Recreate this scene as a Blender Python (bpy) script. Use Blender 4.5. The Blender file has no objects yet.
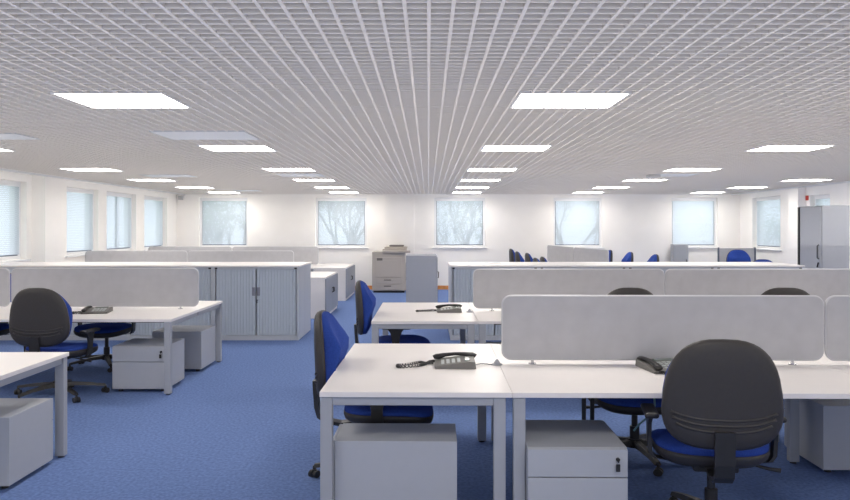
import bpy, bmesh, math, random
from mathutils import Matrix, Vector
S = bpy.context.scene
COL = S.collection
R = math.radians
random.seed(7)

# ------------------------------------------------------------------ camera, world, exposure
cam_d = bpy.data.cameras.new('camera'); cam = bpy.data.objects.new('camera', cam_d); COL.objects.link(cam)
EYE = 1.606
cam.location = (0, 0, EYE); cam.rotation_euler = (R(90), 0, 0)
cam_d.sensor_width = 36; cam_d.lens = 36 * 700 / 850
cam_d.shift_x = -0.0038; cam_d.shift_y = -0.0259
cam_d.clip_end = 200; cam_d.clip_start = .05
S.camera = cam
S.view_settings.view_transform = 'Standard'; S.view_settings.look = 'None'
S.view_settings.gamma = 1; S.view_settings.use_curve_mapping = False
S.view_settings.exposure = 0.0
LAMP = 20.0
w = bpy.data.worlds.new('sky'); S.world = w; w.use_nodes = True
bg = w.node_tree.nodes['Background']; bg.inputs[0].default_value = (.84, .92, 1, 1); bg.inputs[1].default_value = 1.8
def fill_light(x, y, z, sx, sz, e, rx, rz, c=(.93, .96, 1)):
    l = bpy.data.lights.new('fill_light', 'AREA'); l.shape = 'RECTANGLE'; l.size = sx; l.size_y = sz; l.energy = e; l.color = c
    o = bpy.data.objects.new('fill_light', l); COL.objects.link(o); o.location = (x, y, z); o.rotation_euler = (R(rx), 0, R(rz))
# unseen soft fill added at the windowless wall behind the camera
fill_light(.8, -2.55, 1.55, 13.5, 1.7, 90, 95, 0)
# unseen upward area light added to brighten the ceiling, in place of bounce
fill_light(.8, 8.0, 1.32, 13.0, 19.0, 300, 180, 0, (1, .96, .91))
S.cycles.max_bounces = 8; S.cycles.diffuse_bounces = 5; S.cycles.sample_clamp_indirect = 6

# ------------------------------------------------------------------ materials
def srgb(r, g, b):
    f = lambda c: (c/255/12.92) if c/255 <= .04045 else ((c/255+.055)/1.055)**2.4
    return (f(r), f(g), f(b), 1)
def mat(name, c, rough=.5, metal=0, spec=.5, noise=0, scale=40, bump=0, bscale=None):
    m = bpy.data.materials.new(name); m.use_nodes = True; n = m.node_tree.nodes; l = m.node_tree.links
    b = n['Principled BSDF']; b.inputs['Base Color'].default_value = c
    b.inputs['Roughness'].default_value = rough; b.inputs['Metallic'].default_value = metal
    b.inputs['Specular IOR Level'].default_value = spec
    if noise or bump:
        tc = n.new('ShaderNodeTexCoord'); nz = n.new('ShaderNodeTexNoise'); nz.inputs['Scale'].default_value = scale
        nz.inputs['Detail'].default_value = 3; l.new(tc.outputs['Object'], nz.inputs['Vector'])
        if noise:
            mr = n.new('ShaderNodeMapRange'); mr.inputs['From Min'].default_value = .3; mr.inputs['From Max'].default_value = .7
            mr.inputs['To Min'].default_value = 1-noise; mr.inputs['To Max'].default_value = 1+noise
            l.new(nz.outputs['Fac'], mr.inputs['Value'])
            mx = n.new('ShaderNodeVectorMath'); mx.operation = 'SCALE'; mx.inputs[0].default_value = c[:3]
            l.new(mr.outputs[0], mx.inputs['Scale']); l.new(mx.outputs[0], b.inputs['Base Color'])
        if bump:
            nb = n.new('ShaderNodeTexNoise'); nb.inputs['Scale'].default_value = bscale or scale
            l.new(tc.outputs['Object'], nb.inputs['Vector'])
            bp = n.new('ShaderNodeBump'); bp.inputs['Strength'].default_value = bump; bp.inputs['Distance'].default_value = .004
            l.new(nb.outputs['Fac'], bp.inputs['Height']); l.new(bp.outputs[0], b.inputs['Normal'])
    return m
WALL = mat('wall_paint', srgb(248, 245, 241), .75, noise=.012, scale=3, bump=.05, bscale=150)
SLAB = mat('void_paint', srgb(70, 68, 70), .9)
LAT = mat('lattice_paint', srgb(230, 225, 220), .6)
CARPET = mat('blue_carpet', srgb(104, 126, 175), .98, spec=.1, noise=.2, scale=45, bump=.5, bscale=260)
DESK = mat('white_laminate', srgb(236, 231, 229), .38, noise=.01, scale=6)
STEEL = mat('grey_powder_coat', srgb(166, 169, 176), .42, noise=.01, scale=20)
STEEL2 = mat('pale_grey_powder_coat', srgb(178, 181, 188), .45, noise=.01, scale=20)
FABRIC = mat('screen_fabric', srgb(186, 186, 190), .95, spec=.1, noise=.04, scale=9, bump=.3, bscale=400)
TRIM = mat('screen_trim', srgb(205, 205, 208), .4)
CAB = mat('cabinet_metal', srgb(187, 191, 199), .42, noise=.01, scale=15)
SHUT = mat('tambour_plastic', srgb(184, 193, 204), .5)
CWHITE = mat('cabinet_white', srgb(226, 222, 220), .5)
BLACK = mat('black_plastic', srgb(38, 37, 38), .42, noise=.1, scale=30)
SHELL = mat('chair_shell', srgb(50, 47, 47), .5, noise=.06, scale=60, bump=.2, bscale=400)
BLUE = mat('blue_fabric', srgb(46, 71, 148), .95, spec=.15, noise=.12, scale=120, bump=.3, bscale=500)
CHROME = mat('chrome', srgb(200, 200, 205), .25, 1)
PHONE = mat('phone_plastic', srgb(112, 110, 107), .45)
KEYS = mat('phone_keys', srgb(190, 195, 195), .5)
DISP = mat('phone_display', srgb(130, 140, 135), .2)
COPY = mat('copier_beige', srgb(184, 176, 168), .55)
COPY2 = mat('copier_dark', srgb(110, 105, 102), .5)
WOOD = mat('orange_wood', srgb(208, 140, 78), .5, noise=.15, scale=8)
UPVC = mat('window_frame_white', srgb(232, 232, 234), .4)
DARKF = mat('dark_gasket', srgb(90, 98, 112), .5)
CABLE = mat('grey_cable', srgb(120, 125, 130), .5)
TEAL = mat('teal_cable', srgb(110, 150, 160), .5)
PANEL = mat('metal_pan_tile', srgb(206, 210, 216), .45)
BARK = mat('bark', srgb(95, 85, 75), .9, noise=.2)
LEAF = mat('leaf', srgb(92, 128, 84), .7, noise=.25, scale=4)
GRASS = mat('grass_ground', srgb(120, 150, 100), .95, noise=.2, scale=1)
RED = mat('red_plastic', srgb(190, 60, 50), .5)
DOORG = mat('door_grey', srgb(150, 155, 166), .45)
GRIP = mat('grey_grip', srgb(120, 122, 136), .5)
GREYBOX = mat('sensor_grey', srgb(185, 185, 188), .5)

def emit(name, c, s):
    m = bpy.data.materials.new(name); m.use_nodes = True; n = m.node_tree.nodes; n.clear()
    o = n.new('ShaderNodeOutputMaterial'); e = n.new('ShaderNodeEmission'); e.inputs[0].default_value = c; e.inputs[1].default_value = s
    m.node_tree.links.new(e.outputs[0], o.inputs[0]); return m
LIGHT = emit('lamp_diffuser', (1, .95, .89, 1), LAMP)
def glassmat():
    m = bpy.data.materials.new('window_glass'); m.use_nodes = True; n = m.node_tree.nodes; l = m.node_tree.links; n.clear()
    o = n.new('ShaderNodeOutputMaterial'); t = n.new('ShaderNodeBsdfTransparent'); g = n.new('ShaderNodeBsdfGlossy')
    t.inputs[0].default_value = (.96, .98, 1, 1); g.inputs['Roughness'].default_value = .03
    mx = n.new('ShaderNodeMixShader'); mx.inputs[0].default_value = .06
    l.new(t.outputs[0], mx.inputs[1]); l.new(g.outputs[0], mx.inputs[2]); l.new(mx.outputs[0], o.inputs[0]); return m
GLASS = glassmat()
def blindmat():
    m = bpy.data.materials.new('sheer_blind'); m.use_nodes = True; n = m.node_tree.nodes; l = m.node_tree.links; n.clear()
    o = n.new('ShaderNodeOutputMaterial'); t = n.new('ShaderNodeBsdfTransparent'); tr = n.new('ShaderNodeBsdfTranslucent'); d = n.new('ShaderNodeBsdfDiffuse')
    tr.inputs[0].default_value = (.86, .90, .95, 1); d.inputs[0].default_value = (.78, .82, .88, 1)
    a = n.new('ShaderNodeMixShader'); a.inputs[0].default_value = .5; b = n.new('ShaderNodeMixShader'); b.inputs[0].default_value = .57
    l.new(tr.outputs[0], a.inputs[1]); l.new(d.outputs[0], a.inputs[2])
    l.new(t.outputs[0], b.inputs[1]); l.new(a.outputs[0], b.inputs[2]); l.new(b.outputs[0], o.inputs[0]); return m
BLIND = blindmat()

# ------------------------------------------------------------------ mesh helpers
class MB:
    def __init__(s): s.bm = bmesh.new()
    def add(s, verts, faces, smooth=False):
        vs = [s.bm.verts.new(v) for v in verts]
        for f in faces:
            try:
                fc = s.bm.faces.new([vs[i] for i in f]); fc.smooth = smooth
            except ValueError: pass
        return s
    def box(s, x0, x1, y0, y1, z0, z1, bev=0, M=None):
        t = bmesh.new()
        vs = [t.verts.new((x, y, z)) for x in (x0, x1) for y in (y0, y1) for z in (z0, z1)]
        for f in ((0,1,3,2),(4,6,7,5),(0,4,5,1),(2,3,7,6),(0,2,6,4),(1,5,7,3)): t.faces.new([vs[i] for i in f])
        if bev: bmesh.ops.bevel(t, geom=list(t.edges), offset=bev, segments=2, affect='EDGES', profile=.5)
        t.verts.index_update()
        s.add([(M @ v.co) if M else v.co.copy() for v in t.verts], [[v.index for v in f.verts] for f in t.faces])
        t.free(); return s
    def loft(s, rings, caps=True, smooth=True):
        n = len(rings[0]); vs = [p for r in rings for p in r]; fs = []
        for k in range(len(rings)-1):
            for i in range(n):
                j = (i+1) % n; fs.append((k*n+i, k*n+j, (k+1)*n+j, (k+1)*n+i))
        if caps: fs += [tuple(range(n))[::-1], tuple(range((len(rings)-1)*n, len(rings)*n))]
        return s.add(vs, fs, smooth)
    def tube(s, pts, r, n=8, closed=False, rx=None):
        pts = [Vector(p) for p in pts]; rings = []; up = None
        rs = r if isinstance(r, (list, tuple)) else [r]*len(pts)
        for i, p in enumerate(pts):
            if closed: d = pts[(i+1) % len(pts)] - pts[i-1]
            else: d = pts[min(i+1, len(pts)-1)] - pts[max(i-1, 0)]
            d.normalize()
            if up is None:
                up = Vector((0, 0, 1)) if abs(d.z) < .9 else Vector((0, 1, 0))
            a = d.cross(up).normalized(); up = a.cross(d).normalized()
            rings.append([p + (a*math.cos(2*math.pi*k/n) + up*math.sin(2*math.pi*k/n))*rs[i] for k in range(n)])
        if closed: rings.append(rings[0]); return s.loft(rings, caps=False)
        return s.loft(rings)
    def cyl(s, x, y, z0, z1, r, n=20, r1=None):
        r1 = r if r1 is None else r1
        c = lambda rr, z: [(x+rr*math.cos(2*math.pi*k/n), y+rr*math.sin(2*math.pi*k/n), z) for k in range(n)]
        return s.loft([c(r, z0), c(r1, z1)], smooth=False)
    def build(s, name, m, parent=None, M=None, smooth=None):
        if M is not None: bmesh.ops.transform(s.bm, matrix=M, verts=s.bm.verts)
        if parent is not None:
            root = parent
            while root.parent: root = root.parent
            bmesh.ops.translate(s.bm, vec=-root.location, verts=s.bm.verts)
        bmesh.ops.recalc_face_normals(s.bm, faces=s.bm.faces)
        me = bpy.data.meshes.new(name); s.bm.to_mesh(me); s.bm.free(); me.materials.append(m)
        o = bpy.data.objects.new(name, me); COL.objects.link(o)
        if parent is not None: o.parent = parent
        return o
def tag(o, label=None, cat=None, group=None, kind=None):
    if label: o['label'] = label
    if cat: o['category'] = cat
    if group: o['group'] = group
    if kind: o['kind'] = kind
    return o
def thing(name, label, cat, loc, group=None):
    o = bpy.data.objects.new(name, None); o.empty_display_size = .1; COL.objects.link(o); o.location = loc
    return tag(o, label, cat, group)
def struct(name, mb, m, parent=None): 
    o = mb.build(name, m, parent); o['kind'] = 'structure'; return o
def sthing(name, loc):
    o = bpy.data.objects.new(name, None); COL.objects.link(o); o.location = loc; o['kind'] = 'structure'; return o
def copy_tree(o, parent=None):
    c = o.copy(); COL.objects.link(c); c.parent = parent
    for ch in list(o.children): copy_tree(ch, c)
    return c
def dup(o, loc, label, rz=None, group=None):
    c = copy_tree(o); c.location = loc; c['label'] = label
    if rz is not None: c.rotation_euler.z = rz
    if group: c['group'] = group
    return c
def rrect(w_, h_, r, n=6):
    pts = []
    for cx, cy, a0 in ((w_/2-r, h_/2-r, 0), (-w_/2+r, h_/2-r, 90), (-w_/2+r, -h_/2+r, 180), (w_/2-r, -h_/2+r, 270)):
        for k in range(n+1):
            a = R(a0 + 90*k/n); pts.append((cx + r*math.cos(a), cy + r*math.sin(a)))
    return pts

# ------------------------------------------------------------------ room shell
XL, XR, YB, YF, CZ = -6.57, 8.15, -2.6, 18.3, 2.489
struct('floor', MB().box(XL-.3, XR+.3, YB-.3, YF+.3, -.1, 0), CARPET)
struct('ceiling', MB().box(XL-.3, XR+.3, YB-.3, YF+.3, 3.05, 3.15), SLAB)
def wall_with_holes(name, axis, c, thick, a0, a1, holes, z1=3.05):
    mb = MB(); ev = sorted(holes); cur = a0
    def bx(p, q, z0, zz):
        if q-p < 1e-4: return
        lo, hi = min(c, c+thick), max(c, c+thick)
        if axis == 'y': mb.box(p, q, lo, hi, z0, zz)
        else: mb.box(lo, hi, p, q, z0, zz)
    for (p, q, z0, zz) in ev:
        bx(cur, p, 0, z1); bx(p, q, 0, z0); bx(p, q, zz, z1); cur = q
    bx(cur, a1, 0, z1)
    return struct(name, mb, WALL)
px = lambda x, Y: (x-428.2)*Y/700
WF = [(198.8, 247.4), (315.2, 366.5), (434.2, 485.3), (553.6, 602.4), (671.6, 718)]
farh = [(px(a, YF), px(b, YF), 1.10, 2.40) for a, b in WF]
lefth = [(9.9, 11.45, 1.1, 2.36), (12.72, 13.95, 1.1, 2.36), (14.3, 15.75, 1.1, 2.36), (16.2, 17.6, 1.1, 2.36)]
righth = [(14.2, 14.95, 1.1, 2.3), (16.2, 17.6, 1.1, 2.36)]
wall_with_holes('wall_far', 'y', YF, .28, XL, XR, farh)
wall_with_holes('wall_left', 'x', XL, -.28, YB, YF+.28, lefth)
wall_with_holes('wall_right', 'x', XR, .28, YB, YF+.28, righth)
wall_with_holes('wall_back', 'y', YB, -.28, XL, XR, [])
# columns standing proud of the walls
struct('trim_1', MB().box(px(385, 18.1), px(414, 18.1), 18.12, YF, 0, CZ), WALL)
struct('trim_2', MB().box(XL, -6.35, 11.6, 12.12, 0, CZ), WALL)
struct('trim_3', MB().box(7.98, XR, 15.1, 15.5, 0, CZ), WALL)
# plain margin of the ceiling around the open lattice, with a small cove
LX0, LX1, LY0, LY1 = -6.30, 7.86, 0.4, 18.16
mb = MB(); mb.box(XL, LX0, YB, YF, CZ-.004, CZ+.06); mb.box(LX1, XR, YB, YF, CZ-.004, CZ+.06)
mb.box(LX0, LX1, LY1, YF, CZ-.004, CZ+.06); mb.box(LX0, LX1, YB, LY0, CZ-.004, CZ+.06)
struct('trim_4', mb, WALL)
mb = MB(); mb.box(LX0-.05, LX0, LY0, LY1, CZ-.03, CZ-.004); mb.box(LX1, LX1+.05, LY0, LY1, CZ-.03, CZ-.004)
struct('trim_5', mb, UPVC)
# skirting
struct('baseboard_far', MB().box(XL, px(385,18.1), 18.28, YF, 0, .1).box(px(414,18.1), XR, 18.28, YF, 0, .1).box(px(385,18.1), px(414,18.1), 18.1, 18.12, 0, .1), WOOD)
struct('baseboard_left', MB().box(XL, XL+.02, YB, 11.6, 0, .1).box(XL, XL+.02, 12.12, 18.28, 0, .1), WOOD)
struct('baseboard_right', MB().box(XR-.02, XR, YB, 15.1, 0, .1).box(XR-.02, XR, 15.5, 18.28, 0, .1), WOOD)

# windows: frame, gasket, pane, blind, sill
def window(i, axis, c, sg, a, b, z0, z1, mull=False):
    """axis y: wall runs along x at y=c, outside towards sg"""
    o = sthing('window_%d' % i, ((a+b)/2, c, z0) if axis == 'y' else (c, (a+b)/2, z0))
    def B(mb, p, q, d0, d1, u, v, bev=0):
        lo, hi = sorted((c+sg*d0, c+sg*d1))
        return mb.box(p, q, lo, hi, u, v, bev) if axis == 'y' else mb.box(lo, hi, p, q, u, v, bev)
    f = MB(); w_ = .055
    B(f, a, b, .1, .17, z0, z0+w_); B(f, a, b, .1, .17, z1-w_, z1); B(f, a, a+w_, .1, .17, z0+w_, z1-w_); B(f, b-w_, b, .1, .17, z0+w_, z1-w_)
    f.build('frame', UPVC, o)
    g = MB(); A, Bq, C, D = a+w_, b-w_, z0+w_, z1-w_; t = .018
    B(g, A, Bq, .115, .15, C, C+t); B(g, A, Bq, .115, .15, D-t, D); B(g, A, A+t, .115, .15, C+t, D-t); B(g, Bq-t, Bq, .115, .15, C+t, D-t)
    if mull: B(g, (a+b)/2-.02, (a+b)/2+.02, .115, .15, C+t, D-t)
    g.build('gasket', DARKF, o)
    B(MB(), A+t, Bq-t, .13, .134, C+t, D-t).build('pane', GLASS, o)
    m = MB(); n = 36
    for k in range(n):                                   # a sheer horizontal-slat blind
        zz = C+.02+(D-C-.04)*(k+.5)/n; h = (D-C-.04)/n*.48
        B(m, A+.01, Bq-.01, .085, .087, zz-h, zz+h)
    m.build('blind', BLIND, o)
    B(MB(), A, Bq, .075, .1, D-.03, D).build('blind_rail', UPVC, o)
    B(MB(), a-.05, b+.05, -.05, .1, z0-.03, z0-.001, .006).build('sill', UPVC, o)
for i, h in enumerate(farh): window(i+1, 'y', YF, 1, *h)
for i, h in enumerate(lefth): window(i+6, 'x', XL, -1, *h, mull=(i in (0, 2)))
for i, h in enumerate(righth): window(i+10, 'x', XR, 1, *h)

# ------------------------------------------------------------------ lamps, tiles and the open-cell lattice
LXS = [-5.48, -2.477, .594, 3.63, 6.62]
LYS = [1.68, 4.578, 7.483, 10.34, 12.67, 15.04, 17.22]
lamps = [(x, x+.742, y, y+.575) for y in LYS for x in LXS]
tiles = [(-2.56, -1.68, 6.4, 7.0), (-4.75, -3.86, 6.55, 6.98), (-4.8, -4.0, 11.6, 12.15), (-4.6, -3.98, 16.3, 16.9), (-2.5, -1.77, 11.4, 12.0), (3.75, 4.45, 11.45, 12.0)]
cuts = lamps + tiles
mb = MB(); t = .0155/2; z0, z1 = CZ, CZ+.026
def runs(lo, hi, c, which):
    segs = [(lo, hi)]
    for (a, b, p, q) in cuts:
        u0, u1, v0, v1 = (a, b, p, q) if which == 'x' else (p, q, a, b)
        if u0-.006 < c < u1+.006:
            ns = []
            for (s0, s1) in segs:
                if v1 <= s0 or v0 >= s1: ns.append((s0, s1)); continue
                if v0 > s0: ns.append((s0, v0))
                if v1 < s1: ns.append((v1, s1))
            segs = ns
    return segs
k = math.ceil((LX0-.003)/.0970)
while .003+k*.0970 < LX1:
    x = .003+k*.0970
    for s0, s1 in runs(LY0, LY1, x, 'x'): mb.box(x-t, x+t, s0, s1, z0, z1)
    k += 1
y = 2.8155 - .0735*32
while y < LY1:
    if y > LY0:
        for s0, s1 in runs(LX0, LX1, y, 'y'): mb.box(s0, s1, y-t*.8, y+t*.8, z0+.0008, z1-.001)
    y += .0735
o = struct('ceiling_lattice', mb, LAT)
rown = ['before the first row', 'first row', 'second row', 'third row', 'fourth row', 'fifth row', 'last row']
coln = ['near the window wall', 'over the long cabinets', 'over the aisle desks', 'over the long counter', 'near the tall cabinet wall']
first = None
for j, y in enumerate(LYS):
    for i, x in enumerate(LXS):
        # lamps whose light reaches the view but which stay outside the frame keep the pattern of the office
        lab = 'bright square recessed ceiling light, %s, %s' % (rown[j], coln[i])
        if first is None:
            first = thing('ceiling_light', lab, 'ceiling light', (x+.371, y+.2875, CZ), 'recessed ceiling lights')
            MB().box(x+.02, x+.722, y+.02, y+.555, CZ+.004, CZ+.01).build('diffuser', LIGHT, first)
            f = MB()
            for a in ((x+.003, x+.739, y+.003, y+.02), (x+.003, x+.739, y+.555, y+.572), (x+.003, x+.02, y+.02, y+.555), (x+.722, x+.739, y+.02, y+.555)):
                f.box(*a, CZ-.003, CZ+.05)
            f.box(x+.003, x+.739, y+.003, y+.572, CZ+.05, CZ+.07)
            f.build('housing', UPVC, first)
        else: dup(first, (x+.371, y+.2875, CZ), lab)
tl = ['plain metal ceiling tile before the second light over the long cabinets', 'plain metal ceiling tile cut by the picture edge near window wall',
      'plain metal ceiling tile before the fourth light near the window wall', 'plain metal ceiling tile in the last row towards the window wall',
      'plain metal ceiling tile between third and fourth lights over the cabinets', 'plain metal ceiling tile under the grey sensor box']
for (a, b, p, q), lab in zip(tiles, tl):
    tag(MB().box(a+.004, b-.004, p+.004, q-.004, CZ-.002, CZ+.015).build('ceiling_tile', PANEL), lab, 'ceiling tile', 'plain ceiling tiles')
o = thing('ceiling_sensor', 'small grey sensor box hanging under the open lattice ceiling', 'sensor', (3.72, 11.6, CZ))
MB().box(3.64, 3.82, 11.5, 11.7, CZ-.05, CZ-.001, .008).build('housing', GREYBOX, o)
o = thing('wall_sensor', 'tiny grey motion detector high in the far corner', 'sensor', (-6.45, 18.1, 2.35))
MB().box(-6.5, -6.40, 18.18, 18.29, 2.34, 2.44, .01).build('housing', GREYBOX, o)
o = thing('fire_alarm', 'small red call point on white wall above the tall cabinet', 'alarm', (8.0, 15.0, 2.2))
MB().box(8.12, 8.149, 14.99, 15.07, 2.2, 2.3, .004).build('housing', RED, o)

# ------------------------------------------------------------------ desks
def tub(mb, x0, x1, y0, y1, z0, z1): return mb.box(x0, x1, y0, y1, z0, z1, .004)
def desk(label, x0, x1, y0, y1, legs, rails=(), tray=None, group=None, name='office_desk'):
    o = thing(name, label, 'desk', ((x0+x1)/2, (y0+y1)/2, 0), group)
    MB().box(x0+.0004, x1-.0004, y0+.001, y1-.001, .702, .73, .002).build('tabletop', DESK, o)
    for (lx, ly) in legs:
        l = tub(MB(), lx-.032, lx+.032, ly-.025, ly+.025, .012, .70).build('leg', STEEL, o)
        MB().cyl(lx, ly, 0.001, .013, .022, 12).build('foot', BLACK, l)
    for r in rails: tub(MB(), *r, .655, .70).build('rail', STEEL, o)
    if tray: MB().box(*tray, .62, .64).box(tray[0], tray[1], tray[2], tray[2]+.01, .64, .695).build('cable_tray', BLACK, o)
    return o
def endd(label, x0, x1, y0, y1, group=None):
    a, b, c, d = x0+.035, x1-.065, y0+.035, y1-.035
    return desk(label, x0, x1, y0, y1, [(a, c), (b, c), (a, d), (b, d)],
        [(a+.032, b-.032, c-.02, c+.02), (a+.032, b-.032, d-.02, d+.02), (a-.025, a+.025, c+.025, d-.025), (b-.025, b+.025, c+.025, d-.025)], group=group)
def bench(label, x0, x1, y0, y1, near=True, mid=False, group=None):
    # near: the row used from the camera's side; legs on the outer edge
    ly = y0+.035 if near else y1-.035
    xs = [x0+.04, x1-.04]
    legs = [(x, ly) for x in xs]
    iy = (y1-.05 if near else y0+.30)
    rails = [(x-.02, x+.02, min(ly, iy)+.025, max(ly, iy)-.025 if near else y1-.06) for x in xs]
    rails = [(x-.02, x+.02, (y0+.062 if near else y0+.012), (y1-.012 if near else y1-.062)) for x in xs]
    if mid: legs.append((x1-.04, y0+.30))
    rails.append((x0+.06, x1-.06, (y1-.09 if near else y0+.05), (y1-.05 if near else y0+.09)))
    tray = (x0+.2, x1-.2, y1-.28, y1-.1) if near else (x0+.2, x1-.2, y0+.1, y0+.28)
    return desk(label, x0, x1, y0, y1, legs, rails, tray, group)
def screen(label, x0, x1, y, group='fabric desk screens', vertical=False):
    o = thing('desk_screen', label, 'desk screen', ((x0+x1)/2, y, .73), group)
    w_, h_, cx, cz = x1-x0-.0195, .402, (x0+x1)/2, .965
    out = rrect(w_, h_, .055, 6)
    mb = MB(); mb.loft([[(cx+px_, y-.013, cz+pz) for px_, pz in out], [(cx+px_, y+.013, cz+pz) for px_, pz in out]], smooth=False)
    mb.build('panel', FABRIC, o)
    MB().tube([(cx+px_, y, cz+pz) for px_, pz in out], .0095, 8, closed=True).build('trim', TRIM, o)
    for fx in (x0+.2, x1-.2):
        MB().cyl(fx, y, .7305, .77, .009, 12).cyl(fx, y, .7305, .736, .025, 16).build('bracket', CHROME, o)
    return o

C1 = []   # everything standing in the front bench turns together
E1 = endd('white end desk with grey steel frame, holding a phone in front of the lone pedestal', -.582, .4465, 3.739, 5.314); C1.append(E1)
BM = 2.05
b = 'white bench desk '
C1 += [bench(b+'with the big black-backed chair and drawer unit under it', .447, 2.52, 3.739, 4.525),
       bench(b+'behind the front screen, opposite the big black-backed chair', .447, 2.52, 4.530, 5.314, near=False, mid=True),
       bench(b+'beyond the tall leg beside the big black-backed chair', 2.522, 4.6, 3.739, 4.525),
       bench(b+'behind the cut-off front screen, with a pedestal beneath', 2.522, 4.6, 4.530, 5.314, near=False, mid=True)]
for cx_ in (1.02, 1.075):
    MB().box(cx_-.014, cx_+.014, 4.66, 4.675, .01, .64, .004).build('cable_riser', BLACK, C1[2])
C1 += [screen('grey rounded fabric screen on the front bench, whole in view', .460, 2.525, 4.528),
       screen('grey rounded fabric screen on the front bench, cut by the picture edge', 2.527, 4.59, 4.528)]
endd('white end desk of the second row, holding a phone, blue chair tucked in', -.535, .468, 6.572, 8.23)
for k, (x0, x1) in enumerate(((.47, 2.52), (2.522, 4.57))):
    bench(b+('second row near side, by its phone end desk', 'second row near side, further from its end desk')[k], x0, x1, 6.572, 7.40)
    bench(b+('second row far side, by its end desk, facing the long counter', 'second row far side, further along, facing the long counter')[k], x0, x1, 7.405, 8.23, near=False)
    screen(('grey rounded fabric screen on the second bench, next to its phone desk', 'grey rounded fabric screen on the second bench, cut by the picture edge')[k], (.473, 2.499)[k], (2.497, 4.54)[k], 7.402)
# bench with phone beside the tambour cabinets
for k, (x0, x1) in enumerate(((-4.51, -2.47), (-6.5, -4.512))):
    bench(b+('with a phone in front of the tambour cabinets', 'behind the black chair, beyond the phone desk by the cabinets')[k], x0, x1, 6.72, 7.57)
    bench(b+('close to the tambour cabinets, small pedestal beneath its end', 'close to the tambour cabinets, cut by the picture edge')[k], x0, x1, 7.575, 8.42, near=False)
    screen(('grey rounded fabric screen ending beside the tambour cabinet doors', 'grey fabric screen sliver at picture edge before the tambour cabinets')[k], x0, x1-.01, 7.573)
# foreground bench corner
bench('white desk corner with grey leg and pedestal, cut by the picture corner', -4.5, -2.535, 4.15, 4.945, near=False)
bench('white desk outside the picture next to the desk corner and pedestal', -4.5, -2.535, 3.35, 4.145)
# two benches far behind the tambour cabinets
for r, yc in enumerate((13.3, 16.3)):
    for k, (x0, x1) in enumerate(((-4.56, -2.54), (-6.52, -4.562))):
        nm = ('window wall', 'far wall')[r]; nn = ('by the low white cupboards', 'against the wall of windows')[k]
        bench('white bench desk hidden behind the cabinets, %s bench, %s' % (('middle', 'last')[r], nn), x0, x1, yc-.8, yc-.002)
        bench('white bench desk hidden behind screens, %s bench, %s' % (('middle', 'last')[r], nn), x0, x1, yc+.002, yc+.8, near=False)
        screen('distant grey fabric screen, %s row behind the cabinets, %s' % (('lower', 'upper')[r], nn), x0, x1-.01, yc)

# ------------------------------------------------------------------ pedestals
def pedestal(label, x0, x1, y0, y1, front='-y', h=.45):
    """mobile drawer unit: the drawers are on the side named by front"""
    cx, cy = (x0+x1)/2, (y0+y1)/2
    o = thing('drawer_pedestal', label, 'pedestal', (cx, cy, 0), 'mobile drawer pedestals')
    f = {'-y': 0, '+x': 90, '+y': 180, '-x': 270}[front]
    wx, wy = (x1-x0, y1-y0) if f in (0, 180) else (y1-y0, x1-x0)
    M = Matrix.Translation((cx, cy, 0)) @ Matrix.Rotation(R(f), 4, 'Z')
    MB().box(-wx/2, wx/2, -wy/2+.02, wy/2, .03, h, .003).build('body', STEEL2, o, M)
    dz = [(.032, .295), (.300, h-.004)]
    for i, (a, c) in enumerate(dz):
        d = MB().box(-wx/2+.002, wx/2-.002, -wy/2, -wy/2+.018, a, c, .003).build('drawer', STEEL2, o, M)
        if i == 1:
            MB().tube([(wx/2-.055, -wy/2-.012, h-.055), (wx/2-.055, -wy/2+.003, h-.055)], .010, 12).build('lock', BLACK, d, M)
            MB().box(wx/2-.058, wx/2-.052, -wy/2-.020, -wy/2-.010, h-.068, h-.044).box(wx/2-.068, wx/2-.046, -wy/2-.022, -wy/2-.014, h-.115, h-.075, .003).build('key', BLACK, d, M)
    for sx in (-1, 1):
        for sy in (-1, 1):
            MB().cyl(sx*(wx/2-.06), sy*(wy/2-.06), .001, .031, .022, 12).build('caster', BLACK, o, M)
    return o
C1 += [pedestal('pale grey pedestal under the white end desk, plain back facing out', -.53, .155, 3.80, 4.15, '-x'),
       pedestal('pale grey drawer pedestal with keys beside the big black-backed chair', .522, 1.048, 3.687, 4.237),
       pedestal('shaded grey pedestal behind the leg beyond the big black-backed chair', 2.56, 3.1, 4.60, 5.12, '+y')]
pedestal('pale grey pedestal under the second row bench beyond its end desk', .56, 1.08, 6.62, 7.12)
pedestal('pale grey drawer pedestal with keys under the phone desk by the cabinets', -3.09, -2.555, 6.84, 7.34)
pedestal('grey pedestal behind the keyed one, closer to the tambour cabinets', -3.08, -2.53, 7.81, 8.33, '+y')
pedestal('pale grey pedestal under the white desk corner, cut by picture edge', -3.10, -2.556, 4.27, 4.775, '+y')

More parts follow.
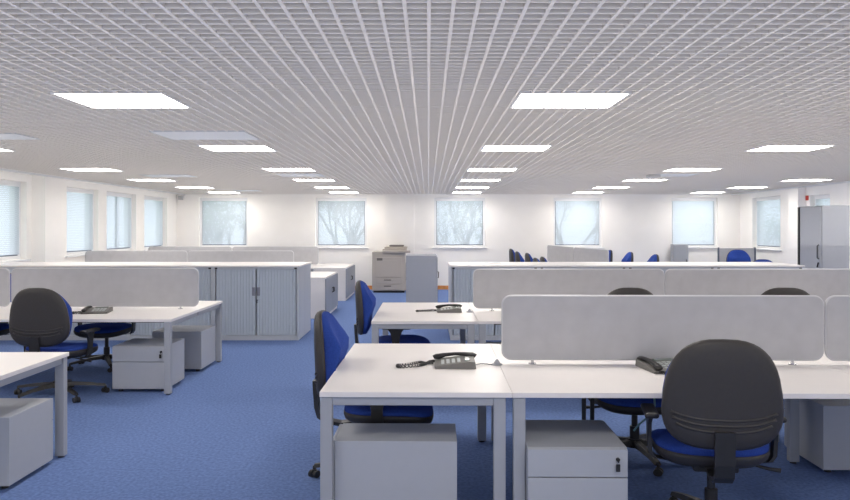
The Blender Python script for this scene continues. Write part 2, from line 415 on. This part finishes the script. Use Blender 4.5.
# ------------------------------------------------------------------ storage
def tambour(name, label, x0, x1, y0, y1, z1, front='-y', group=None, doorm=SHUT, bodym=CAB):
    cx, cy = (x0+x1)/2, (y0+y1)/2
    o = thing(name, label, 'cabinet', (cx, cy, 0), group)
    f = {'-y': 0, '+x': 90, '+y': 180, '-x': 270}[front]
    wx, wy = (x1-x0, y1-y0) if f in (0, 180) else (y1-y0, x1-x0)
    M = Matrix.Translation((cx, cy, 0)) @ Matrix.Rotation(R(f), 4, 'Z')
    mb = MB(); H = z1; a, b2, t = wx/2, wy/2, .03
    mb.box(-a+.001, -a+t, -b2, b2, .001, H, .002); mb.box(a-t, a-.001, -b2, b2, .001, H, .002)
    mb.box(-a+t, a-t, -b2+.002, b2, .001, .07); mb.box(-a+t, a-t, -b2+.002, b2, H-.03, H); mb.box(-a+t, a-t, b2-.02, b2-.001, .07, H-.03)
    mb.build('body', bodym, o, M)
    for s in (-1, 1):
        xa, xb = (-a+t+.012, -.008) if s < 0 else (.008, a-t-.012)
        n = max(6, round((xb-xa)/.042)); d = MB(); pts = []
        for k in range(n):
            p = xa+(xb-xa)*k/n; q = (xb-xa)/n
            pts += [(p, -b2+.022), (p+q*.12, -b2+.014), (p+q*.88, -b2+.014), (p+q, -b2+.022)]
        vs = [(x_, y_, z) for z in (.075, H-.035) for x_, y_ in pts]; m_ = len(pts)
        vs += [(xb, -b2+.034, .075), (xa, -b2+.034, .075), (xb, -b2+.034, H-.035), (xa, -b2+.034, H-.035)]
        fs = [(i, i+1, m_+i+1, m_+i) for i in range(m_-1)] + [(2*m_+1, 2*m_, 2*m_+2, 2*m_+3)]
        d.add(vs, fs); dd = d.build('shutter', doorm, o, M)
        hx = s*.035
        MB().box(hx-.022, hx+.022, -b2+.004, -b2+.02, H*.61, H*.725, .003).build('handle', GRIP, dd, M)
    MB().tube([(.02, -b2+.0, H*.55), (.02, -b2+.02, H*.55)], .012, 12).box(.012, .028, -b2-.012, -b2, H*.51, H*.56).build('lock', CHROME, o, M)
    for s in (-1, 1):
        MB().box(s*(a-.045)-.018, s*(a-.045)+.018, -b2-.006, -b2+.004, H-.026, H-.006, .003).build('latch', BLACK, o, M)
    return o
UW = 1.225; HZ = 1.045
pos = ['end unit of the run, doors fully in view, by the aisle', 'second from the aisle, behind the end of the screen', 'third from the aisle, behind the grey screen', 'fourth from the aisle, at the picture edge']
for k in range(4):
    x1 = -1.851 - k*UW
    if x1-UW < XL: x0 = XL+.03
    else: x0 = x1-UW
    tambour('tambour_cabinet', 'grey tambour cabinet, '+pos[k], x0, x1, 10.0, 10.51, HZ, '-y', 'tambour cabinets of the long aisle run')
    tambour('tambour_cabinet', 'grey tambour cabinet backing onto the '+('end unit by the aisle', 'second unit from the aisle', 'third unit from the aisle', 'fourth unit from the aisle')[k], x0, x1, 10.52, 11.03, HZ, '+y', 'tambour cabinets of the long aisle run')
tag(MB().box(XL+.03, -1.84, 9.985, 11.045, HZ+.001, HZ+.026, .004).build('worktop', DESK), 'white worktop across the tambour cabinets near the phone desk', 'worktop')
pos = ['at its free end by the aisle', 'second from its free end, behind the screen', 'third from its free end, behind screen joint', 'last before the tall cabinet']
UR = 1.262
for k in range(4):
    x0 = .317 + k*UR
    tambour('tambour_cabinet', 'grey tambour cabinet under the long counter, '+pos[k], x0, x0+UR, 10.0, 10.51, HZ, '-y', 'tambour cabinets under the long counter')
    tambour('tambour_cabinet', 'grey tambour cabinet in the counter rear, '+('at the free end', 'second along', 'third along', 'by the tall cabinet')[k], x0, x0+UR, 10.52, 11.03, HZ, '+y', 'tambour cabinets under the long counter')
tag(MB().box(.305, .317+4*UR+.012, 9.985, 11.045, HZ+.001, HZ+.026, .004).build('worktop', DESK), 'long white worktop across the cabinets behind the second row', 'worktop')
tag(MB().box(.62, 1.1, 10.55, 10.85, HZ+.027, HZ+.037, .002).build('paper_tray', PANEL), 'flat pale tray lying on the long white worktop', 'tray')

def hinged(name, label, x0, x1, y0, y1, H, front, ndoor=1, bodym=CAB, doorm=CAB, cat='cabinet', group=None, keys=False):
    cx, cy = (x0+x1)/2, (y0+y1)/2
    o = thing(name, label, cat, (cx, cy, 0), group)
    f = {'-y': 0, '+x': 90, '+y': 180, '-x': 270}[front]
    wx, wy = (x1-x0, y1-y0) if f in (0, 180) else (y1-y0, x1-x0)
    M = Matrix.Translation((cx, cy, 0)) @ Matrix.Rotation(R(f), 4, 'Z')
    a, b2 = wx/2, wy/2
    MB().box(-a, a, -b2+.02, b2, .001, H, .003).build('body', bodym, o, M)
    for k in range(ndoor):
        xa = -a+.012+(wx-.024)*k/ndoor; xb = -a+.012+(wx-.024)*(k+1)/ndoor
        d = MB().box(xa+.003, xb-.003, -b2, -b2+.018, .06, H-.03, .003).build('door', doorm, o, M)
        hx = xb-.05 if k % 2 == 0 else xa+.05
        MB().tube([(hx, -b2-.003, H*.55), (hx, -b2-.03, H*.56), (hx, -b2-.03, H*.66), (hx, -b2-.003, H*.67)], .009, 8).build('handle', BLACK, d, M)
        if keys: MB().tube([(hx, -b2-.012, H*.52), (hx-.02, -b2-.02, H*.48)], .012, 8).build('keys', BLACK, d, M)
    return o
hinged('cupboard', 'grey cupboard standing side-on in the aisle beside the copier', px(406, 13.2), px(437.6, 13.2), 13.2, 14.2, 1.085, '+x', 1, STEEL, STEEL)
t_ = hinged('tall_cabinet', 'tall grey metal cabinet with keys in its side door', 6.51, 6.98, 11.6, 12.3, 1.98, '-x', 1, bodym=STEEL, doorm=STEEL2, keys=True)
MB().box(6.49, 6.509, 12.26, 12.30, .03, 1.97).build('hinge_strip', BLACK, t_)
hinged('low_cupboard', 'low white cupboard with grey doors beside the aisle', -2.52, -1.81, 12.4, 14.05, .73, '+x', 2, CWHITE, DOORG, group='low white cupboards')
hinged('low_cupboard', 'low white cupboard with grey doors, farther along towards the copier', -2.52, -1.80, 15.4, 17.25, .73, '+x', 2, CWHITE, DOORG, group='low white cupboards')
hinged('cupboard', 'small grey cupboard against the wall under the fifth far window', px(673.8, 17.95), px(688.6, 17.95), 17.95, 18.2, 1.19, '-y', 1, STEEL, STEEL)
o = thing('floor_screen', 'low grey partition behind the distant blue chair', 'partition', (px(737, 17.2), 17.2, 0))
MB().box(px(719, 17.2), px(754, 17.2), 17.19, 17.22, .05, 1.11, .004).build('panel', FABRIC, o)
MB().box(px(754, 17.2), px(755.6, 17.2), 17.18, 17.23, .001, 1.13).build('post', DARKF, o)
MB().box(px(718, 17.2), px(719, 17.2), 17.18, 17.23, .001, 1.13).build('post', DARKF, o)

# ------------------------------------------------------------------ copier
cx0, cx1 = px(372, 17.35), px(405.5, 17.35)
o = thing('photocopier', 'large beige floor-standing photocopier against the far wall', 'photocopier', ((cx0+cx1)/2, 17.6, 0))
MB().box(cx0, cx1, 17.35, 18.0, .05, 1.02, .015).build('body', COPY, o)
MB().box(cx0+.03, cx1-.03, 17.38, 17.95, .001, .05).build('plinth', BLACK, o)
for a, c in ((.07, .20), (.22, .35)):
    d = MB().box(cx0+.12, cx1-.06, 17.335, 17.349, a, c, .004).build('paper_drawer', COPY, o)
    MB().box((cx0+cx1)/2-.12, (cx0+cx1)/2+.06, 17.325, 17.334, c-.045, c-.02, .003).build('handle', COPY2, d)
d = MB().box(cx0+.08, cx1-.09, 17.335, 17.349, .38, .88, .006).build('front_door', COPY, o)
MB().box(cx0+.2, cx1-.2, 17.328, 17.334, .45, .80, .004).build('inset', COPY, d)
MB().box(cx0+.12, cx0+.26, 17.326, 17.334, .80, .86).build('badge', COPY2, d)
MB().box(cx0+.26, cx1+.02, 17.38, 18.0, 1.021, 1.09, .012).build('scanner_bed', COPY, o)
MB().box(cx0+.26, cx1+.12, 17.26, 17.38, .99, 1.05, .01).build('control_panel', COPY, o)
f = MB().box(cx0+.30, cx1+.04, 17.45, 17.98, 1.091, 1.14, .02).build('document_feeder', COPY, o)
MB().box(cx0+.42, cx1-.05, 17.5, 17.9, 1.142, 1.18, .015).build('feeder_tray', COPY2, f)
MB().box(cx1+.001, cx1+.05, 17.5, 17.9, .3, .75, .01).build('side_tray', COPY2, o)

# ------------------------------------------------------------------ chairs
XS = 1.25     # plan stretch of the furniture across the room, shared with desks and screens
def chair(label, X, Y, rot=0, group='blue office swivel chairs', base_rot=0, arms=True, simple=False, top=1.07):
    o = thing('office_chair', label, 'office chair', (X, Y, 0), group)
    dz = top-1.07
    M = Matrix.Translation((X, Y, 0)) @ Matrix.Diagonal((XS, 1, 1, 1)) @ Matrix.Rotation(R(rot), 4, 'Z')
    MBs = M @ Matrix.Rotation(R(base_rot), 4, 'Z')
    # seat
    def so(t, s=1):
        c, sn = math.cos(t), math.sin(t); p = 2/3.0
        x = .235*math.copysign(abs(c)**p, c); y = .225*math.copysign(abs(sn)**p, sn)
        x *= 1+.06*(y/.225); return x*s, y*s+.045
    N = 40
    def ring(s, z, drop=.0):
        r = []
        for i in range(N):
            t = 2*math.pi*i/N; x, y = so(t, s)
            zz = z - drop*max(0, (y-.1)/.14)**2 - .25*(1-(x/.25)**2)*0 + .10*x*x
            r.append((x, y, zz))
        return r
    MB().loft([ring(s, z, .02) for s, z in ((.96, .45), (1, .456), (1, .468), (.975, .478), (.92, .487), (.75, .492), (.4, .488), (.05, .486))]).build('seat', BLUE, o, M)
    MB().loft([ring(s, z, .02) for s, z in ((.05, .376), (.6, .378), (.88, .388), (.99, .412), (1.02, .438), (1.01, .454), (.97, .456))]).build('seat_shell', SHELL, o, M)
    # backrest
    zc, hh = .802+dz, .268
    def bo(t, s=1):
        c, sn = math.cos(t), math.sin(t); p = 2/2.9
        x = .223*math.copysign(abs(c)**p, c); z = hh*math.copysign(abs(sn)**p, sn)
        x *= 1-.13*(z/hh)-.03*(z/hh)**2
        return x*s, z*s
    def bring(s, yo):
        r = []
        for i in range(N):
            t = 2*math.pi*i/N; x, z = bo(t, s)
            y = -.290 + yo - .03*(z+hh) + 0.62*x*x + ((.045*math.exp(-((z-.05)/.095)**2) - .018*max(0, z/hh)**2) if yo > .015 else 0)
            r.append((x, y, zc+z))
        return r
    MB().loft([bring(s, y) for s, y in ((.985, .0), (.995, .02), (.985, .04), (.94, .052), (.8, .058), (.5, .058), (.05, .056))]).build('back_cushion', BLUE, o, M)
    sh = MB().loft([bring(s, y) for s, y in ((.97, .012), (1.012, .010), (1.015, -.004), (.985, -.018), (.93, -.026), (.8, -.031), (.5, -.033), (.05, -.033))])
    if not simple:
        for zz, ww in ((-.12, .20), (-.148, .195), (-.178, .18)):      # moulded ridges low on the shell
            pts = []
            for k in range(17):
                x = ww*(k/8-1); z = zz + .035*abs(x/ww)**3*1.0
                pts.append((x, -.290 - .029 - .03*(z+hh) + 0.62*x*x*.98+0, zc+z))
            sh.tube(pts, .0075, 6)
    sh.build('back_shell', SHELL, o, M)
    # spine bar
    def flat(path, wd, th):
        rings = []
        for i, (y, z) in enumerate(path):
            a = path[max(i-1, 0)]; b_ = path[min(i+1, len(path)-1)]
            dy, dz_ = b_[0]-a[0], b_[1]-a[1]; l = math.hypot(dy, dz_) or 1; ny, nz = -dz_/l, dy/l
            rings.append([(-wd, y+ny*th, z+nz*th), (wd, y+ny*th, z+nz*th), (wd, y-ny*th, z-nz*th), (-wd, y-ny*th, z-nz*th)])
        return MB().loft(rings, smooth=False)
    flat([(-.10, .368), (-.20, .352), (-.27, .366), (-.312, .40), (-.325, .46), (-.330, .54), (-.334, .63+dz)], .038, .011).build('spine_bar', BLACK, o, M)
    m = MB(); m.box(-.09, .09, -.13, .10, .355, .392, .01); m.build('mechanism', BLACK, o, M)
    MB().tube([(.08, .02, .375), (.17, .0, .362), (.235, -.02, .350), (.275, -.03, .348)], [.006, .006, .010, .012], 8).build('lever', BLACK, o, M)
    MB().cyl(0, 0, .20, .356, .017, 16).cyl(0, 0, .10, .23, .027, 16).build('gas_column', BLACK, o, M)
    if arms:
        for s in (-1, 1):
            a = MB()
            a.loft([[(s*(xx)-s*.008, yy-w2, zz), (s*(xx)+s*.008, yy-w2, zz), (s*(xx)+s*.008, yy+w2, zz), (s*(xx)-s*.008, yy+w2, zz)] for xx, yy, zz, w2 in
                    ((.10, .0, .385, .03), (.18, .0, .38, .03), (.235, .0, .39, .03), (.252, .0, .42, .03), (.256, .0, .50, .028), (.256, .0, .575, .04), (.252, .0, .616, .065))], smooth=False)
            a.build('armrest', BLACK, o, M)
            MB().box(s*.252-.03, s*.252+.03, -.11, .12, .614, .644, .012).build('arm_pad', BLACK, o, M)
    # star base
    bm_ = MB(); bm_.cyl(0, 0, .085, .145, .042, 16)
    for k in range(5):
        a = R(90+72*k); c, sn = math.cos(a), math.sin(a); rings = []
        for r, z, wd, th in ((.03, .118, .028, .020), (.13, .112, .024, .016), (.24, .098, .02, .013), (.34, .078, .017, .011)):
            rings.append([(c*r - sn*wd, sn*r + c*wd, z-th), (c*r - sn*wd*.6, sn*r + c*wd*.6, z+th), (c*r + sn*wd*.6, sn*r - c*wd*.6, z+th), (c*r + sn*wd, sn*r - c*wd, z-th)])
        bm_.loft(rings, smooth=False)
    bm_.build('star_base', BLACK, o, MBs)
    for k in range(5):
        a = R(90+72*k); c, sn = math.cos(a), math.sin(a); x, y = c*.34, sn*.34
        q = MB(); ta = a + R(60 + 40*k); tx, ty = math.cos(ta), math.sin(ta)
        for s in (-1, 1):
            n = 14; rr = [[(x - ty*(s*.014+dd) + tx*.024*math.cos(2*math.pi*i/n), y + tx*(s*.014+dd) + ty*.024*math.cos(2*math.pi*i/n), .026+.024*math.sin(2*math.pi*i/n)) for i in range(n)] for dd in (-.008, .008)]
            q.loft(rr, smooth=False)
        q.cyl(x, y, .03, .078, .009, 8); q.box(x-.012, x+.012, y-.012, y+.012, .03, .056, .004)
        q.build('caster', BLACK, o, MBs)
    return o

chair('big black-backed office chair with arms at the front bench', 1.495, 3.70, -9, base_rot=20, top=1.062)
C1.append(chair('blue chair side-on at the white end desk with a grey pedestal', -.318, 4.50, -90, base_rot=180))
C1.append(chair('dark chair tucked under the far side of the front bench', 1.42, 4.90, 178, base_rot=10))
chair('blue chair side-on at the second row end desk', -.318, 7.10, -90, base_rot=180)
chair('black chair crown showing above the middle of the front screen', 1.84, 6.57, -4)
chair('black chair crown showing above the joint of the front screens', 3.30, 6.57, -14)
chair('black-backed office chair standing alone before the phone desk by the cabinets', -3.53, 6.68, -6, base_rot=14, top=1.058)
chair('dark blue chair tucked under the far side of the phone desk by the cabinets', -3.72, 8.10, 176, base_rot=30)
chair('dark chair half cut by the picture edge beyond the black-backed chair', -5.08, 8.05, 180)
# far corner behind the long counter
for (x, y, tz, lab, rz) in ((px(509, 17.0), 17.0, 1.10, 'distant grey chair top, tallest of the five behind the counter end', -90), (px(515, 16.0), 16.0, 1.07, 'distant grey chair top beside the tallest one behind the counter', -90),
        (px(525, 15.0), 15.0, 1.07, 'distant grey chair top standing apart, third behind the counter end', -90), (px(533, 13.0), 13.0, 1.05, 'barely visible distant chair top, fourth behind the counter end', -90),
        (px(540, 14.0), 14.0, 1.03, 'low distant chair top just before the slanting screens', -90),
        (px(612, 17.0), 17.0, 1.07, 'distant dark blue chair at the low end of the slanting screens', 90), (px(632.5, 15.6), 15.6, 1.07, 'small distant dark chair alone before the blank far wall', 90),
        (px(658, 14.2), 14.2, 1.07, 'distant low blue chair beneath the fifth far window corner', 90), (px(743, 16.3), 16.3, 1.09, 'distant bright blue chair in front of the low grey partition', 180),
        (px(770, 13.2), 13.2, 1.00, 'distant chair crown between blue chair and tall cabinet', 180)):
    x += {-90: .42, 90: -.42}.get(rz, 0)
    chair(lab, x, y, rz, simple=True, arms=False, top=tz)
# slanting bench far behind the counter
rot = R(7)
base = []
for k, yc in enumerate((14.7, 16.75)):
    nm = ('the end near the counter', 'the end near the far wall')[k]
    for s in (-1, 1):
        o = desk('distant white desk hidden behind the counter, %s side, %s' % (('grey chair', 'blue chair')[s > 0], nm), 3.28-(.82 if s < 0 else -.004), 3.28+(.82 if s > 0 else -.004), yc-1.02, yc+1.02,
                 [(3.28+s*.77, yc-.95), (3.28+s*.77, yc+.95), (3.28+s*.06, yc-.95), (3.28+s*.06, yc+.95)])
        base.append(o)
    o = screen('distant grey fabric screen slanting away, at '+nm, 3.28-1.02, 3.28+1.02, yc)
    o.rotation_euler.z = R(90); base.append(o)
def turn(objs, pivot, ang):
    for o in objs:
        v = o.location - Vector(pivot); v.rotate(Matrix.Rotation(ang, 3, 'Z')); o.location = v + Vector(pivot)
        o.rotation_euler.z += ang
turn(base, (3.28, 15.72, 0), rot)

# ------------------------------------------------------------------ phones
def phone(label, x, y, rz=0, z=.7305, cordside=-1, s=1.15, loop=True):
    o = thing('desk_phone', label, 'telephone', (x, y, z), 'grey desk telephones')
    M = Matrix.Translation((x, y, z)) @ Matrix.Rotation(R(rz), 4, 'Z') @ Matrix.Diagonal((1.1, 1.3, .72, 1))
    # wedge body, low at the front
    w_ = .115
    prof = [(-.095, 0), (-.1, .018), (-.085, .026), (.07, .062), (.095, .058), (.1, 0)]
    MB().loft([[(-w_, a, b_) for a, b_ in prof], [(-w_+.006, a*1.0, b_+.0015) for a, b_ in prof], [(w_-.006, a, b_+.0015) for a, b_ in prof], [(w_, a, b_) for a, b_ in prof]], smooth=False).build('body', PHONE, o, M)
    zt = lambda yy: .026+(yy+.085)*.232
    k = MB()
    for i in range(4):
        for j in range(4):
            xx, yy = -.02+i*.030, -.06+j*.026
            k.box(xx-.011, xx+.011, yy-.008, yy+.008, zt(yy), zt(yy)+.007, .002)
    k.build('keypad', KEYS, o, M)
    MB().box(-.03, .085, .045, .072, zt(.05), zt(.07)+.006, .002).build('display', DISP, o, M)
    # handset across the cradle
    pts = [(-.088, -.105, .045), (-.088, -.085, .052), (-.086, -.05, .068), (-.085, 0, .078), (-.086, .05, .076), (-.088, .085, .066), (-.088, .105, .058)]
    MB().tube(pts, [.017, .024, .017, .014, .017, .024, .017], 10).build('handset', BLACK, o, M)
    # coiled cord
    if loop:
        pts = []; n = 150
        for i in range(n+1):
            t = i/n
            if t < .5: cx, cy = -.10-.20*(t/.5), -.09+.035*math.sin(math.pi*t*2)
            else: cx, cy = -.30+.20*((t-.5)/.5), -.09-.045*math.sin(math.pi*(t-.5)*2)
            a = t*2*math.pi*26
            pts.append((cx, cy+.006*math.cos(a), .010+.006*math.sin(a)))
        MB().tube(pts, .003, 5).build('coiled_cord', BLACK, o, M)
    return o
def phone_side(label, x, y, z=.7305):
    """phone seen from its long side: handset lies across the view"""
    return None
C1.append(phone('grey desk phone with long coiled cord on the white end desk', .16, 4.48, -90, loop=False))
phone('grey desk phone on the second row end desk', px(449, 7.35), 7.35, -90, loop=False)
C1.append(phone('grey desk phone on the front bench beside the big black-backed chair', px(661, 4.37), 4.37, 10, loop=False))
phone('grey desk phone on the desk before the tambour cabinets', px(97, 7.25), 7.25, 12, loop=False)
def cord(label, pts, r=.0035, coil=.008, turns=40, parent=None):
    P = [Vector(p) for p in pts]; out = []; n = turns*7
    def at(t):
        u = t*(len(P)-1); i = min(int(u), len(P)-2); f = u-i
        p0, p1, p2, p3 = P[max(i-1, 0)], P[i], P[i+1], P[min(i+2, len(P)-1)]
        return .5*((2*p1)+(p2-p0)*f+(2*p0-5*p1+4*p2-p3)*f*f+(3*p1-p0-3*p2+p3)*f**3)
    for i in range(n+1):
        p = at(i/n); a = i/7*2*math.pi; d = (at(min(1, i/n+.01))-at(max(0, i/n-.01))).normalized(); s_ = d.cross(Vector((0, 0, 1)))
        out.append(p + s_*coil*math.cos(a) + Vector((0, 0, coil*math.sin(a)+coil)))
    return MB().tube(out, r, 5)
Z = .7345
def addcord(ph, pts, name='coiled_cord', coil=.007, turns=44, m=BLACK, r=.0035):
    return cord('', pts, r, coil, turns).build(name, m, ph)
ph = [o for o in C1 if o.name.startswith('desk_phone')]
addcord(ph[0], [(.02, 4.50, Z), (-.03, 4.49, Z), (-.07, 4.52, Z), (-.13, 4.46, Z), (-.20, 4.42, Z), (-.185, 4.36, Z), (-.09, 4.40, Z), (-.04, 4.44, Z), (.0, 4.54, Z), (.03, 4.56, Z)])
addcord(ph[0], [(.285, 4.46, Z), (.32, 4.50, Z), (.36, 4.50, Z), (.40, 4.47, Z)], 'line_cord', .0005, 6, CABLE, .003)
addcord(ph[1], [(1.42, 4.36, Z), (1.37, 4.27, Z), (1.42, 4.20, Z), (1.50, 4.19, Z), (1.58, 4.22, Z), (1.6, 4.30, Z)])
p2 = [o for o in S.objects if o.get('label') == 'grey desk phone on the second row end desk'][0]
addcord(p2, [(.08, 7.35, Z), (.03, 7.39, Z), (-.03, 7.36, Z), (-.10, 7.33, Z), (-.12, 7.29, Z), (-.05, 7.30, Z), (.02, 7.32, Z), (.09, 7.37, Z)], turns=30)
p3 = [o for o in S.objects if o.get('label') == 'grey desk phone on the desk before the tambour cabinets'][0]
addcord(p3, [(-3.58, 7.22, Z), (-3.64, 7.18, Z), (-3.60, 7.10, Z), (-3.52, 7.10, Z), (-3.52, 7.16, Z)], turns=24)
def port(label, x, y):
    o = thing('cable_port', label, 'cable port', (x, y, .7305), 'desk cable ports')
    MB().cyl(x, y, .7305, .736, .035, 16).cyl(x, y, .736, .765, .026, 16, .006).build('cap', STEEL, o)
    return o
C1.append(port('small grey cable cap on the joint by the front phone', .43, 4.50))
C1.append(port('small grey cable cap on the second row desk joint, beside its phone', .43, 7.28)); C1.pop()
o = MB().tube([(1.17, 3.98, .455), (1.22, 4.05, .47), (1.30, 4.12, .50), (1.36, 4.2, .54), (1.38, 4.28, .6), (1.36, 4.40, .645)], .006, 6).build('loose_cable', TEAL)
tag(o, 'pale teal cable drooping under the front bench by the chair', 'cable')

turn(C1, (-.582, 3.739, 0), R(-.8))

# ------------------------------------------------------------------ outside
struct('ground', MB().box(-60, 60, 18.7, 90, -3.6, -3.5).box(-60, -6.95, -20, 18.7, -3.6, -3.5).box(8.5, 60, -20, 18.7, -3.6, -3.5), GRASS)
def tree(label, x, y, h, seed, spread=3.0):
    rnd = random.Random(seed)
    o = thing('tree', label, 'tree', (x, y, -3.5), 'trees outside the windows')
    tr = MB(); tips = []
    def br(p, d, l, r, lev):
        q = p + d*l; mid = p + d*l*.5 + Vector((rnd.uniform(-.1, .1), rnd.uniform(-.1, .1), 0))*l
        tr.tube([p, mid, q], [r, r*.8, r*.6], 6)
        if lev == 0: tips.append(q); return
        for k in range(4):
            nd = (d + Vector((rnd.uniform(-.8, .8), rnd.uniform(-.8, .8), rnd.uniform(-.1, .5)))).normalized()
            br(p + d*l*rnd.uniform(.6, 1), nd, l*.68, r*.55, lev-1)
    br(Vector((x, y, -3.5)), Vector((0, 0, 1)), h*.42, .16, 3)
    tr.build('trunk', BARK, o)
    lf = MB()
    for p in tips:
        for k in range(11):
            c = p + Vector((rnd.gauss(0, .38), rnd.gauss(0, .38), rnd.gauss(0, .32)))
            a = Vector((rnd.uniform(-1, 1), rnd.uniform(-1, 1), rnd.uniform(-1, 1))).normalized(); b_ = a.orthogonal().normalized(); s_ = rnd.uniform(.06, .12)
            lf.add([c-a*s_, c-b_*s_*.5, c+a*s_, c+b_*s_*.5], [(0, 1, 2, 3)])
    lf.build('foliage', LEAF, o)
for i, (x, y, h, sd, lab) in enumerate(((-7.2, 25, 7.2, 3, 'leafy tree faintly seen through the first far window'), (-2.9, 26, 8.6, 5, 'branching tree seen through the far window beside the copier'),
        (1.6, 27, 7.6, 8, 'pale leafy tree beyond the middle far window'), (6.6, 32, 9.2, 11, 'green tree crown beyond the fourth far window'), (12.5, 26, 6.8, 13, 'faint tree beyond the fifth far window'))):
    tree(lab, x, y, h, sd)
